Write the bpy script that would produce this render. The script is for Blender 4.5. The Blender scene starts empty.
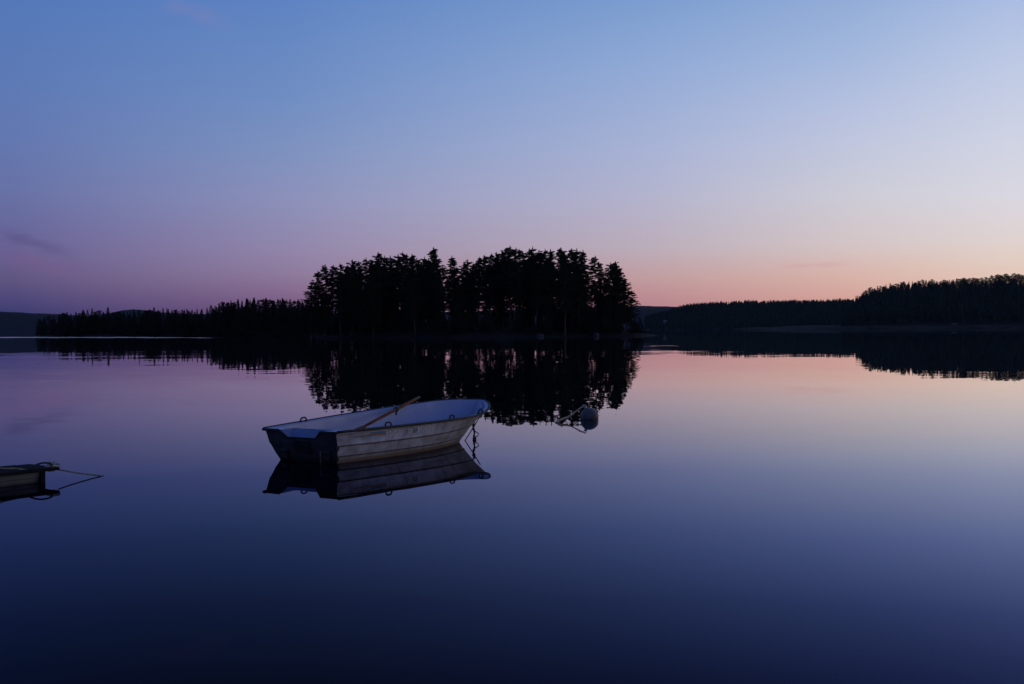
import bpy, bmesh, math, random
import numpy as np
from mathutils import Vector, Matrix

scene = bpy.context.scene
col = scene.collection
random.seed(7)
R = math.radians

# ------------------------------------------------------------------ camera
FPX = 1270.0            # focal length in pixels of the 1024 wide frame
CAM_H = 1.66
PITCH = math.atan((342 - 329.6) / FPX)
ROLL = 0.0067
CR, SR_ = math.cos(ROLL), math.sin(ROLL)
CP, SP = math.cos(-PITCH), math.sin(-PITCH)


def pitch(v):
    return Vector((v[0], CP * v[1] - SP * v[2], SP * v[1] + CP * v[2]))


def ray(px, py):
    u, v = (px - 512) / FPX, (342 - py) / FPX
    return pitch((CR * u + SR_ * v, 1.0, CR * v - SR_ * u))


def at(px, py, Y):
    """the point that shows at a pixel of the photograph, Y metres out"""
    d = ray(px, py)
    k = Y / d.y
    return Vector((d.x * k, Y, CAM_H + d.z * k))


def on_water(px, py, z=0.0):
    d = ray(px, py)
    k = (z - CAM_H) / d.z
    return Vector((d.x * k, d.y * k, z))


cam_data = bpy.data.cameras.new('camera')
cam_data.sensor_width = 36.0
cam_data.lens = 36.0 * FPX / 1024.0
cam_data.clip_start = 0.05
cam_data.clip_end = 60000
cam = bpy.data.objects.new('camera', cam_data)
col.objects.link(cam)
right, up, fwd = pitch((CR, 0, -SR_)), pitch((SR_, 0, CR)), pitch((0, 1, 0))
m = Matrix.Identity(4)
for i in range(3):
    m[i][0], m[i][1], m[i][2] = right[i], up[i], -fwd[i]
m[2][3] = CAM_H
cam.matrix_world = m
scene.camera = cam

# ------------------------------------------------------------------ exposure
scene.view_settings.view_transform = 'Standard'
scene.view_settings.look = 'None'
scene.view_settings.exposure = 0.0
scene.view_settings.gamma = 1.0
scene.cycles.max_bounces = 6
scene.cycles.diffuse_bounces = 3
scene.cycles.glossy_bounces = 4
scene.cycles.caustics_reflective = False


# ------------------------------------------------------------------ twilight sky
def lin(c):
    c = c / 255.0
    return c / 12.92 if c <= 0.04045 else ((c + 0.055) / 1.055) ** 2.4


def L3(c, k=1.0):
    return (lin(c[0]) * k, lin(c[1]) * k, lin(c[2]) * k, 1.0)


world = bpy.data.worlds.new('World')
scene.world = world
world.use_nodes = True
nt = world.node_tree
nt.nodes.clear()
N, LK = nt.nodes.new, nt.links.new


def math_node(op, a, b=None, tree=None, clamp=False):
    tree = tree or nt
    n = tree.nodes.new('ShaderNodeMath')
    n.operation = op
    n.use_clamp = clamp
    for i, v in enumerate((a, b)):
        if v is None:
            continue
        if isinstance(v, (int, float)):
            n.inputs[i].default_value = v
        else:
            tree.links.new(v, n.inputs[i])
    return n.outputs[0]


def maprange(x, a, b, c=0.0, d=1.0, smooth=False, tree=None):
    tree = tree or nt
    n = tree.nodes.new('ShaderNodeMapRange')
    n.clamp = True
    if smooth:
        n.interpolation_type = 'SMOOTHSTEP'
    tree.links.new(x, n.inputs[0])
    for i, v in enumerate((a, b, c, d)):
        n.inputs[i + 1].default_value = v
    return n.outputs[0]


def mixcol(f, a, b, tree=None, mode='MIX'):
    tree = tree or nt
    n = tree.nodes.new('ShaderNodeMix')
    n.data_type = 'RGBA'
    n.blend_type = mode
    for s, v in ((n.inputs[0], f), (n.inputs[6], a), (n.inputs[7], b)):
        if isinstance(v, (int, float)):
            s.default_value = v
        elif isinstance(v, tuple):
            s.default_value = v
        else:
            tree.links.new(v, s)
    return n.outputs[2]


tc = N('ShaderNodeTexCoord')
sep = N('ShaderNodeSeparateXYZ')
LK(tc.outputs['Generated'], sep.inputs[0])
sx, sy, sz = sep.outputs
az = math_node('MULTIPLY', math_node('ARCTAN2', sx, sy), 180 / math.pi)
zz = math_node('MULTIPLY', math_node('MAXIMUM', sz, 0.0), 2.0)      # 0..0.5 -> 0..1


def sky_ramp(stops):
    r = N('ShaderNodeValToRGB')
    el = r.color_ramp.elements
    while len(el) > 1:
        el.remove(el[0])
    for i, (y, c) in enumerate(stops):
        p = min(1.0, max(0.0, y * 2.0))
        e = el[0] if i == 0 else el.new(p)
        e.position = p
        e.color = L3(c)
    LK(zz, r.inputs[0])
    return r.outputs[0]


ZEN = (60, 86, 150)
SUN_AZ = 75            # the sun has set out of frame to the right
S_ANTI = sky_ramp([(0, (40, 42, 78)), (.03, (62, 60, 100)), (.08, (86, 84, 130)), (.18, (82, 106, 165)), (.26, (74, 104, 168)), (.5, ZEN)])
S_A = sky_ramp([(0, (52, 52, 100)), (.016, (60, 60, 110)), (.023, (74, 69, 119)), (.039, (95, 85, 129)), (.055, (103, 95, 143)), (.075, (103, 102, 154)),
                (.102, (103, 113, 165)), (.14, (98, 119, 176)), (.18, (92, 121, 181)), (.252, (80, 119, 184)), (.34, (70, 102, 168)), (.5, ZEN)])
S_B = sky_ramp([(0, (100, 72, 115)), (.016, (115, 85, 125)), (.031, (134, 107, 142)), (.045, (142, 123, 157)), (.063, (145, 133, 170)), (.102, (139, 144, 186)),
                (.14, (124, 145, 191)), (.18, (110, 140, 194)), (.252, (92, 130, 193)), (.34, (76, 110, 176)), (.5, ZEN)])
S_C = sky_ramp([(0, (165, 112, 128)), (.018, (188, 136, 143)), (.028, (193, 146, 150)), (.039, (195, 158, 160)), (.063, (189, 174, 186)), (.102, (180, 180, 206)),
                (.14, (168, 179, 214)), (.2, (145, 170, 214)), (.252, (122, 156, 207)), (.34, (92, 128, 190)), (.5, ZEN)])
S_D = sky_ramp([(0, (208, 150, 135)), (.02, (218, 166, 154)), (.039, (219, 181, 171)), (.063, (213, 198, 199)), (.102, (204, 204, 216)), (.16, (184, 194, 224)),
                (.2, (164, 184, 221)), (.252, (141, 169, 213)), (.34, (104, 138, 196)), (.5, ZEN)])
S_E = sky_ramp([(0, (232, 182, 156)), (.03, (229, 196, 178)), (.048, (228, 206, 195)), (.063, (224, 211, 209)), (.095, (217, 215, 225)), (.14, (205, 210, 228)),
                (.2, (185, 198, 228)), (.252, (160, 182, 224)), (.34, (116, 148, 204)), (.5, ZEN)])
S_GLOW = sky_ramp([(0, (255, 205, 150)), (.05, (252, 222, 186)), (.1, (246, 228, 210)), (.2, (222, 218, 224)), (.34, (150, 172, 212)), (.5, (78, 106, 172))])
c = mixcol(maprange(az, -60, -21.4), S_ANTI, S_A)
c = mixcol(maprange(az, -21.4, -10.1), c, S_B)
c = mixcol(maprange(az, -10.1, 6.4), c, S_C)
c = mixcol(maprange(az, 6.4, 15.1), c, S_D)
c = mixcol(maprange(az, 15.1, 21.4), c, S_E)
c = mixcol(maprange(az, 21.4, 62, smooth=True), c, S_GLOW)
c = mixcol(maprange(az, 92, 150, smooth=True), c, S_ANTI)


# a few thin wisps of dusk cloud
def wisp(c, a0, e0, a1, e1, wid, seed, color, amount):
    A = math_node('SUBTRACT', az, a0)
    t = math_node('DIVIDE', A, a1 - a0)
    el_deg = math_node('MULTIPLY', math_node('ARCSINE', sz), 180 / math.pi)
    n = N('ShaderNodeTexNoise')
    n.noise_dimensions = '2D'
    cmb = N('ShaderNodeCombineXYZ')
    LK(math_node('MULTIPLY', az, 0.8), cmb.inputs[0])
    LK(math_node('ADD', math_node('MULTIPLY', el_deg, 2.2), seed), cmb.inputs[1])
    LK(cmb.outputs[0], n.inputs['Vector'])
    n.inputs['Scale'].default_value = 1.0
    n.inputs['Detail'].default_value = 4
    mid = math_node('ADD', math_node('MULTIPLY', t, e1 - e0), e0)
    off = math_node('ABSOLUTE', math_node('SUBTRACT', el_deg, mid))
    off = math_node('ADD', off, math_node('MULTIPLY', math_node('SUBTRACT', n.outputs[0], 0.5), wid * 1.6))
    body = maprange(off, wid, 0.0, smooth=True)
    ends = math_node('MULTIPLY', maprange(t, 0.0, 0.25, smooth=True), maprange(t, 1.0, 0.45, smooth=True))
    f = math_node('MULTIPLY', math_node('MULTIPLY', body, ends), amount)
    return mixcol(f, c, L3(color))


c = wisp(c, -22.2, 4.3, -18.4, 3.05, 0.46, 0.0, (84, 78, 126), .46)
c = wisp(c, -22.5, 3.2, -17.5, 2.5, 0.5, 8.0, (122, 90, 138), .35)
c = wisp(c, 11.6, 2.7, 15.6, 2.75, 0.16, 3.0, (206, 166, 166), .55)
c = wisp(c, -15.5, 14.0, -11.8, 13.2, 0.5, 5.0, (118, 128, 186), .45)

bg1 = N('ShaderNodeBackground')
LK(c, bg1.inputs[0])
bg1.inputs[1].default_value = 1.0
sky = N('ShaderNodeTexSky')
sky.sky_type = 'NISHITA'
sky.sun_disc = False
sky.sun_elevation = R(-3)
sky.sun_rotation = R(SUN_AZ)
bg2 = N('ShaderNodeBackground')
LK(sky.outputs[0], bg2.inputs[0])
bg2.inputs[1].default_value = 0.05
add = N('ShaderNodeAddShader')
LK(bg1.outputs[0], add.inputs[0])
LK(bg2.outputs[0], add.inputs[1])
wo = N('ShaderNodeOutputWorld')
LK(add.outputs[0], wo.inputs[0])


# ------------------------------------------------------------------ helpers
def tag(o, label=None, cat=None, group=None, kind=None):
    if label:
        o['label'] = label
    if cat:
        o['category'] = cat
    if group:
        o['group'] = group
    if kind:
        o['kind'] = kind
    return o


def empty(name, loc=(0, 0, 0), rz=0.0):
    o = bpy.data.objects.new(name, None)
    o.empty_display_size = 0.2
    col.objects.link(o)
    o.location = loc
    o.rotation_euler = (0, 0, rz)
    return o


def link(name, mesh, mat=None, parent=None):
    if mat is not None and not mesh.materials:
        mesh.materials.append(mat)
    o = bpy.data.objects.new(name, mesh)
    col.objects.link(o)
    if parent is not None:
        o.parent = parent
    return o


class MB:
    """collects verts and faces for ONE mesh object"""

    def __init__(self):
        self.v, self.f = [], []

    def add(self, verts, faces):
        b = len(self.v)
        self.v.extend([tuple(p) for p in verts])
        self.f.extend([tuple(i + b for i in q) for q in faces])

    def box(self, c, s, rot=None):
        vs = []
        for dz in (-1, 1):
            for dx, dy in ((-1, -1), (1, -1), (1, 1), (-1, 1)):
                p = Vector((dx * s[0] / 2, dy * s[1] / 2, dz * s[2] / 2))
                if rot is not None:
                    p = rot @ p
                vs.append(p + Vector(c))
        self.add(vs, [(3, 2, 1, 0), (4, 5, 6, 7), (0, 1, 5, 4), (1, 2, 6, 5), (2, 3, 7, 6), (3, 0, 4, 7)])

    def tube(self, pts, rad, n=8, closed=False, cap=True):
        pts = [Vector(p) for p in pts]
        rs = rad if isinstance(rad, (list, tuple)) else [rad] * len(pts)
        k = len(pts)
        ring = []
        ref = None
        for i, p in enumerate(pts):
            if closed:
                d = pts[(i + 1) % k] - pts[i - 1]
            else:
                d = pts[min(i + 1, k - 1)] - pts[max(i - 1, 0)]
            d.normalize()
            if ref is None:
                ref = Vector((0, 0, 1)) if abs(d.z) < .9 else Vector((1, 0, 0))
            a = (ref - d * ref.dot(d)).normalized()
            ref = a
            b = d.cross(a)
            ring.append([p + (a * math.cos(t) + b * math.sin(t)) * rs[i] for t in [2 * math.pi * j / n for j in range(n)]])
        fs = []
        for i in range(k if closed else k - 1):
            i2 = (i + 1) % k
            for j in range(n):
                fs.append((i * n + j, i * n + (j + 1) % n, i2 * n + (j + 1) % n, i2 * n + j))
        if cap and not closed:
            fs.append(tuple(range(n))[::-1])
            fs.append(tuple((k - 1) * n + j for j in range(n)))
        self.add([q for r_ in ring for q in r_], fs)

    def grid(self, rows, flip=False):
        n = len(rows[0])
        fs = []
        for i in range(len(rows) - 1):
            for j in range(n - 1):
                q = (i * n + j, i * n + j + 1, (i + 1) * n + j + 1, (i + 1) * n + j)
                fs.append(q[::-1] if flip else q)
        self.add([p for r_ in rows for p in r_], fs)

    def mesh(self, name, mat, smooth=False):
        me = bpy.data.meshes.new(name)
        me.from_pydata(self.v, [], self.f)
        if mat:
            me.materials.append(mat)
        if smooth:
            me.polygons.foreach_set('use_smooth', [True] * len(me.polygons))
        me.update()
        return me

    def build(self, name, mat, parent=None, smooth=False, bevel=0.0):
        o = link(name, self.mesh(name, mat, smooth), None, parent)
        if bevel:
            b = o.modifiers.new('bevel', 'BEVEL')
            b.width = bevel
            b.segments = 2
            b.limit_method = 'ANGLE'
        return o


def new_mat(name, base=(.5, .5, .5), rough=.6, spec=.3, metal=0.0):
    mt = bpy.data.materials.new(name)
    mt.use_nodes = True
    b = mt.node_tree.nodes['Principled BSDF']
    b.inputs['Base Color'].default_value = (*base, 1)
    b.inputs['Roughness'].default_value = rough
    b.inputs['Specular IOR Level'].default_value = spec
    b.inputs['Metallic'].default_value = metal
    return mt


def noisy(mt, a, b, scale=3.0, detail=5, coord='Object', stretch=(1, 1, 1), lo=.35, hi=.65, bump=0.0):
    t = mt.node_tree
    bs = t.nodes['Principled BSDF']
    tcn = t.nodes.new('ShaderNodeTexCoord')
    mp = t.nodes.new('ShaderNodeMapping')
    mp.inputs['Scale'].default_value = stretch
    t.links.new(tcn.outputs[coord], mp.inputs[0])
    nz = t.nodes.new('ShaderNodeTexNoise')
    nz.inputs['Scale'].default_value = scale
    nz.inputs['Detail'].default_value = detail
    t.links.new(mp.outputs[0], nz.inputs['Vector'])
    f = maprange(nz.outputs[0], lo, hi, tree=t)
    cc = mixcol(f, (*a, 1), (*b, 1), tree=t)
    t.links.new(cc, bs.inputs['Base Color'])
    if bump:
        bp = t.nodes.new('ShaderNodeBump')
        bp.inputs['Strength'].default_value = bump
        bp.inputs['Distance'].default_value = .02
        t.links.new(nz.outputs[0], bp.inputs['Height'])
        t.links.new(bp.outputs[0], bs.inputs['Normal'])
    return cc


# ------------------------------------------------------------------ materials
M = {}
M['needles'] = new_mat('pine_needles', rough=.8, spec=.1)
noisy(M['needles'], (.016, .024, .012), (.036, .05, .024), .6, 3)
M['spruce'] = new_mat('spruce_needles', rough=.8, spec=.1)
noisy(M['spruce'], (.014, .022, .013), (.03, .042, .024), .6, 3)
M['bark'] = new_mat('pine_bark', rough=.9, spec=.1)
noisy(M['bark'], (.06, .045, .035), (.16, .09, .055), 1.2, 4, stretch=(3, 3, .6))
M['spruce_bark'] = new_mat('spruce_bark', rough=.9, spec=.1)
noisy(M['spruce_bark'], (.05, .042, .036), (.1, .08, .066), 2, 4)
M['birch'] = new_mat('birch_twigs', rough=.9, spec=.1)
noisy(M['birch'], (.12, .07, .055), (.2, .12, .09), 2, 3)
M['soil'] = new_mat('forest_floor', rough=.95, spec=.1)
noisy(M['soil'], (.007, .007, .005), (.018, .016, .012), .25, 6)
M['hill'] = new_mat('far_forest_cover', rough=.95, spec=.05)
noisy(M['hill'], (.008, .009, .010), (.012, .014, .015), .02, 6)
M['meadow'] = new_mat('dry_meadow', rough=.95, spec=.05)
noisy(M['meadow'], (.014, .012, .009), (.05, .042, .03), .05, 6)
M['rock'] = new_mat('granite', rough=.85, spec=.2)
noisy(M['rock'], (.025, .024, .024), (.07, .068, .066), 1.5, 8, bump=.6)


# water: a dark lake, its mirror strength following the grazing angle
def water_material(name, ruffle=0.0):
    mt = bpy.data.materials.new(name)
    mt.use_nodes = True
    t = mt.node_tree
    t.nodes.clear()
    n, lk = t.nodes.new, t.links.new
    geo = n('ShaderNodeNewGeometry')

    def wave(scale, amp, detail, sx_=1.0, sy_=1.0):
        mp = n('ShaderNodeMapping')
        mp.inputs['Scale'].default_value = (scale * sx_, scale * sy_, 1)
        lk(geo.outputs['Position'], mp.inputs[0])
        nz = n('ShaderNodeTexNoise')
        nz.noise_dimensions = '2D'
        nz.inputs['Scale'].default_value = 1
        nz.inputs['Detail'].default_value = detail
        lk(mp.outputs[0], nz.inputs['Vector'])
        sub = n('ShaderNodeVectorMath')
        sub.operation = 'SUBTRACT'
        lk(nz.outputs['Color'], sub.inputs[0])
        sub.inputs[1].default_value = (.5, .5, .5)
        mul = n('ShaderNodeVectorMath')
        mul.operation = 'MULTIPLY'
        lk(sub.outputs[0], mul.inputs[0])
        mul.inputs[1].default_value = (amp, amp, 0)
        return mul.outputs[0]

    def vadd(a, b):
        q = n('ShaderNodeVectorMath')
        q.operation = 'ADD'
        for i, v in enumerate((a, b)):
            if isinstance(v, tuple):
                q.inputs[i].default_value = v
            else:
                lk(v, q.inputs[i])
        return q.outputs[0]

    k = 1.0 + ruffle
    w = vadd(wave(.13, .0040 * k, 2, .45, 1.0), wave(.9, .0044 * k, 2, .5, 1.0))
    if ruffle:
        w = vadd(w, wave(5.0, .02 * ruffle, 2))
    # lazy breeze patches: the ripples swell and die away over tens of metres
    pm = n('ShaderNodeMapping')
    pm.inputs['Scale'].default_value = (.012, .05, 1)
    lk(geo.outputs['Position'], pm.inputs[0])
    pn = n('ShaderNodeTexNoise')
    pn.noise_dimensions = '2D'
    pn.inputs['Scale'].default_value = 1
    pn.inputs['Detail'].default_value = 3
    lk(pm.outputs[0], pn.inputs['Vector'])
    sc_ = n('ShaderNodeVectorMath')
    sc_.operation = 'SCALE'
    lk(w, sc_.inputs[0])
    lk(maprange(pn.outputs[0], .38, .66, .55, 2.1, tree=t), sc_.inputs['Scale'])
    w = sc_.outputs[0]
    nrm = n('ShaderNodeVectorMath')
    nrm.operation = 'NORMALIZE'
    lk(vadd(w, (0, 0, 1)), nrm.inputs[0])
    fr = n('ShaderNodeFresnel')
    fr.inputs['IOR'].default_value = 1.33

    def fres(deg):
        ci = math.sin(R(deg))
        si = math.cos(R(deg)) / 1.33
        ct = math.sqrt(1 - si * si)
        rs = ((ci - 1.33 * ct) / (ci + 1.33 * ct)) ** 2
        rpp = ((ct - 1.33 * ci) / (ct + 1.33 * ci)) ** 2
        return (rs + rpp) / 2

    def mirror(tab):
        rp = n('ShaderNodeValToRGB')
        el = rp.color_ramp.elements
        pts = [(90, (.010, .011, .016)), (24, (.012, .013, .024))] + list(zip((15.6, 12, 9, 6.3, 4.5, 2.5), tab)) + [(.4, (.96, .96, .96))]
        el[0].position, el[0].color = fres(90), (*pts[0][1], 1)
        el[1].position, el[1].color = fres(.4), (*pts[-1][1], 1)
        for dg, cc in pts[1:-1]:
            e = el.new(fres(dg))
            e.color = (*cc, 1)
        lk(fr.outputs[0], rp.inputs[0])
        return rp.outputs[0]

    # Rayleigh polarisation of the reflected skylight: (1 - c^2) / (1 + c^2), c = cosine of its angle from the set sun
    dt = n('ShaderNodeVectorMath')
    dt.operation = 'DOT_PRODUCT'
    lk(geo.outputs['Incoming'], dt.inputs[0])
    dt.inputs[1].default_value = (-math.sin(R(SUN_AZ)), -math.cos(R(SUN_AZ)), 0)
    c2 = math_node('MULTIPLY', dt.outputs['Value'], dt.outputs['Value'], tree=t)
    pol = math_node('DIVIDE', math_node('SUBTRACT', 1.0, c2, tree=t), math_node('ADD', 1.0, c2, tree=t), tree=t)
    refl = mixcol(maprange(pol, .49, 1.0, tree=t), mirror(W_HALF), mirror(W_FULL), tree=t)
    gl = n('ShaderNodeBsdfGlossy')
    gl.inputs['Roughness'].default_value = 0.0 if not ruffle else .12
    lk(refl, gl.inputs['Color'])
    lk(nrm.outputs[0], gl.inputs['Normal'])
    df = n('ShaderNodeBsdfDiffuse')
    df.inputs['Color'].default_value = (.0012, .0014, .0018, 1)
    ad = n('ShaderNodeAddShader')
    lk(gl.outputs[0], ad.inputs[0])
    lk(df.outputs[0], ad.inputs[1])
    o = n('ShaderNodeOutputMaterial')
    lk(ad.outputs[0], o.inputs[0])
    return mt


# mirror colours tuned by eye, dimming of the reflected skylight put into them, at grazing angles 15.6, 12, 9, 6.3, 4.5, 2.5 degrees, for skylight fully polarised upright (90 degrees from the sun, so it
# comes back weaker) and for skylight nearer the sunset glow, which is only half polarised
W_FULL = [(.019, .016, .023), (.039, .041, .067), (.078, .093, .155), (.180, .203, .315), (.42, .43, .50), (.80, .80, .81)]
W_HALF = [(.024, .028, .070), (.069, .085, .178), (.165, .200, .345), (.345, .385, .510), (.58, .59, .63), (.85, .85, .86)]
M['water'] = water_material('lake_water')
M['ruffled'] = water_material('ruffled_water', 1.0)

# ------------------------------------------------------------------ lake
mb = MB()
mb.add([(-6500, -1500, 0), (6500, -1500, 0), (6500, 6500, 0), (-6500, 6500, 0)], [(0, 1, 2, 3)])
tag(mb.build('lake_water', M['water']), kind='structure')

# a breeze patch far out on the left, seen edge-on as a thin pale line
mb = MB()
edge_n, edge_f = [], []
for i in range(40):
    px = -60 + i * 7.2
    thin = max(0.0, min(1.0, (222 - px) / 90))
    a = on_water(px, 337.9 + .12 * math.sin(i * .9))
    b = on_water(px, 337.9 - (.95 * thin + .05) + .1 * math.sin(i * 1.7))
    edge_n.append((a.x, a.y, .004))
    edge_f.append((b.x, b.y, .004))
mb.grid([edge_n, edge_f])
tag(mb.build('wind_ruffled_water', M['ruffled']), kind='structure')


# ------------------------------------------------------------------ land
def hnoise(x, s):
    return (math.sin(x * .013 + s) + .6 * math.sin(x * .031 + s * 2.1) + .35 * math.sin(x * .083 + s * 3.3)) / 1.95


def ridge(name, prof, Y, depth, mat, seed, rough=1.0, drop=-3.0, kind='structure'):
    """a hill whose crest shows along prof [(px, py)], Y metres out; runs down to the water in front and falls off behind"""
    px0, px1 = prof[0][0], prof[-1][0]
    n = int(max(60, (px1 - px0) / 1.5))
    xs = [p[0] for p in prof]
    ys = [p[1] for p in prof]
    rows = []
    fr = [(-1.0, drop), (-.93, .02), (-.6, .42), (-.3, .8), (0, 1.0), (.5, .8), (1.2, drop)]
    for t, hgt in fr:
        row = []
        for i in range(n + 1):
            px = px0 + (px1 - px0) * i / n
            py = float(np.interp(px, xs, ys))
            crest = at(px, py, Y)
            z = crest.z * hgt if hgt > 0 else drop
            if hgt > .1:
                z += rough * hnoise(px * 9 + t * 300, seed) * hgt
            row.append((crest.x * (1 + depth * t / Y), Y + depth * t, z))
        rows.append(row)
    mb = MB()
    mb.grid(rows, flip=False)
    return tag(mb.build(name, mat, smooth=True), kind=kind)


# far blue hills
ridge('far_hill', [(-120, 316), (-60, 311.5), (-10, 311.5), (20, 312.4), (45, 313.6), (62, 314.4), (90, 316), (110, 313.5), (122, 310.3), (134, 309.2), (146, 310),
                   (160, 312.5), (200, 314), (300, 313), (400, 312.5), (480, 311.5), (560, 309)], 4200, 900, M['hill'], 1.0, 1.2)
ridge('far_hill', [(470, 311.5), (540, 308.5), (600, 307), (640, 306), (665, 306.2), (690, 307.2), (712, 308), (760, 309), (820, 312)], 3800, 800, M['hill'], 2.0, 1.0)
near_hill = ridge('wooded_hill', [(640, 322), (665, 315), (690, 308.5), (705, 307), (725, 306), (760, 305.3), (800, 304.8), (840, 304), (875, 304), (930, 306), (1000, 310)],
                  2300, 700, M['hill'], 3.0, 1.0)
right_hill = ridge('wooded_hill', [(840, 321), (852, 315), (862, 304), (875, 299.5), (890, 296.5), (920, 293.5), (950, 292), (970, 291), (1000, 289.5), (1030, 288.5), (1100, 290), (1200, 294)],
                   1500, 260, M['soil'], 4.0, .8)

# pale meadow strip along the far right shore
mb = MB()
ra, rb, rc = [], [], []
for i in range(60):
    px = 735 + i * 5.5
    tp = min(1.0, i / 22)
    wob = .5 * hnoise(px * 40, 5.0)
    ra.append(at(px, 328.3 - (px - 765) * .0067, 1247))
    rb.append(at(px, 328.0 - 1.1 * tp + .3 * wob * tp - (px - 765) * .0067, 1262))
    rc.append(at(px, 328.0 - 3.6 * tp + wob * tp - (px - 765) * .005, 1330))
for p in ra:
    p.z = -.5
mb.grid([ra, rb, rc])
tag(mb.build('shore_meadow', M['meadow'], smooth=True), kind='structure')

# left peninsula
PEN = [(34, 600), (60, 590), (100, 575), (150, 555), (200, 530), (250, 500), (300, 470), (345, 450), (400, 450)]


def pen_y(px):
    return float(np.interp(px, [p[0] for p in PEN], [p[1] for p in PEN]))


rows = [[], [], [], [], []]
for i in range(90):
    px = 33 + i * 4.2
    Y = pen_y(px)
    taper = min(1.0, .15 + (px - 33) / 60)
    d = at(px, 336, Y)
    for k, (dy, z) in enumerate(((-6, -.6), (2, .7), (14, 1.6), (34, 2.4), (80, -1.0))):
        rows[k].append((d.x * (Y + dy) / Y, Y + dy, z * taper + (.25 * hnoise(px * 30, 6) if z > 0 else 0)))
mb = MB()
mb.grid(rows)
tag(mb.build('peninsula_ground', M['soil'], smooth=True), kind='structure')

# island
ISL_C, ISL_R = Vector((-8.5, 308, 0)), (41.5, 23.0)
NR, NA = 9, 72


def isl_rad(a):
    return 1 + .05 * math.sin(3 * a + 1) + .04 * math.sin(5 * a + 2.3) + .02 * math.sin(11 * a)


def isl_height(x, y):
    dx, dy = (x - ISL_C.x) / ISL_R[0], (y - ISL_C.y) / ISL_R[1]
    r = math.hypot(dx, dy) / isl_rad(math.atan2(dy, dx))
    return max(-.5, 2.2 * (1 - r ** 3) + .25 * math.sin(x * .5) * math.cos(y * .4) * max(0, 1 - r))


rows = []
for i in range(NR + 1):
    row = []
    for j in range(NA + 1):
        a = 2 * math.pi * j / NA
        rr = isl_rad(a) * (i / NR) * 1.06 + .001
        x, y = ISL_C.x + ISL_R[0] * rr * math.cos(a), ISL_C.y + ISL_R[1] * rr * math.sin(a)
        row.append((x, y, isl_height(x, y)))
    rows.append(row)
mb = MB()
mb.grid(rows)
tag(mb.build('island_ground', M['soil'], smooth=True), kind='structure')


# ------------------------------------------------------------------ trees
class Sprays:
    """needle sprays: many narrow quads in numpy, one mesh"""

    def __init__(self, seed):
        self.r = np.random.default_rng(seed)
        self.parts = []

    def clump(self, c, rad, n, ln, wd, up_bias=.25):
        r = self.r
        d = r.normal(size=(n, 3))
        d /= np.linalg.norm(d, axis=1)[:, None]
        p = np.array(c) + d * np.array(rad) * (r.random((n, 1)) ** .45)
        a = r.normal(size=(n, 3)) + d * .6
        a[:, 2] = a[:, 2] * .6 + up_bias
        a /= np.linalg.norm(a, axis=1)[:, None]
        b = np.cross(a, r.normal(size=(n, 3)))
        b /= np.linalg.norm(b, axis=1)[:, None]
        L = (ln * (.6 + .8 * r.random((n, 1))))
        W = (wd * (.6 + .8 * r.random((n, 1))))
        q = np.stack([p - a * L * .5 - b * W * .3, p - a * L * .1 + b * W * .5, p + a * L * .5, p - a * L * .1 - b * W * .5 + b * 0], 1)
        q[:, 0] = p - a * L * .5
        self.parts.append(q)

    def mesh(self, name, mat):
        q = np.concatenate(self.parts, 0)
        n = len(q)
        me = bpy.data.meshes.new(name)
        me.vertices.add(n * 4)
        me.vertices.foreach_set('co', q.reshape(-1).astype(np.float32))
        me.loops.add(n * 4)
        me.loops.foreach_set('vertex_index', np.arange(n * 4, dtype=np.int32))
        me.polygons.add(n)
        me.polygons.foreach_set('loop_start', np.arange(0, n * 4, 4, dtype=np.int32))
        me.materials.append(mat)
        me.update(calc_edges=True)
        me.validate()
        return me


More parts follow.
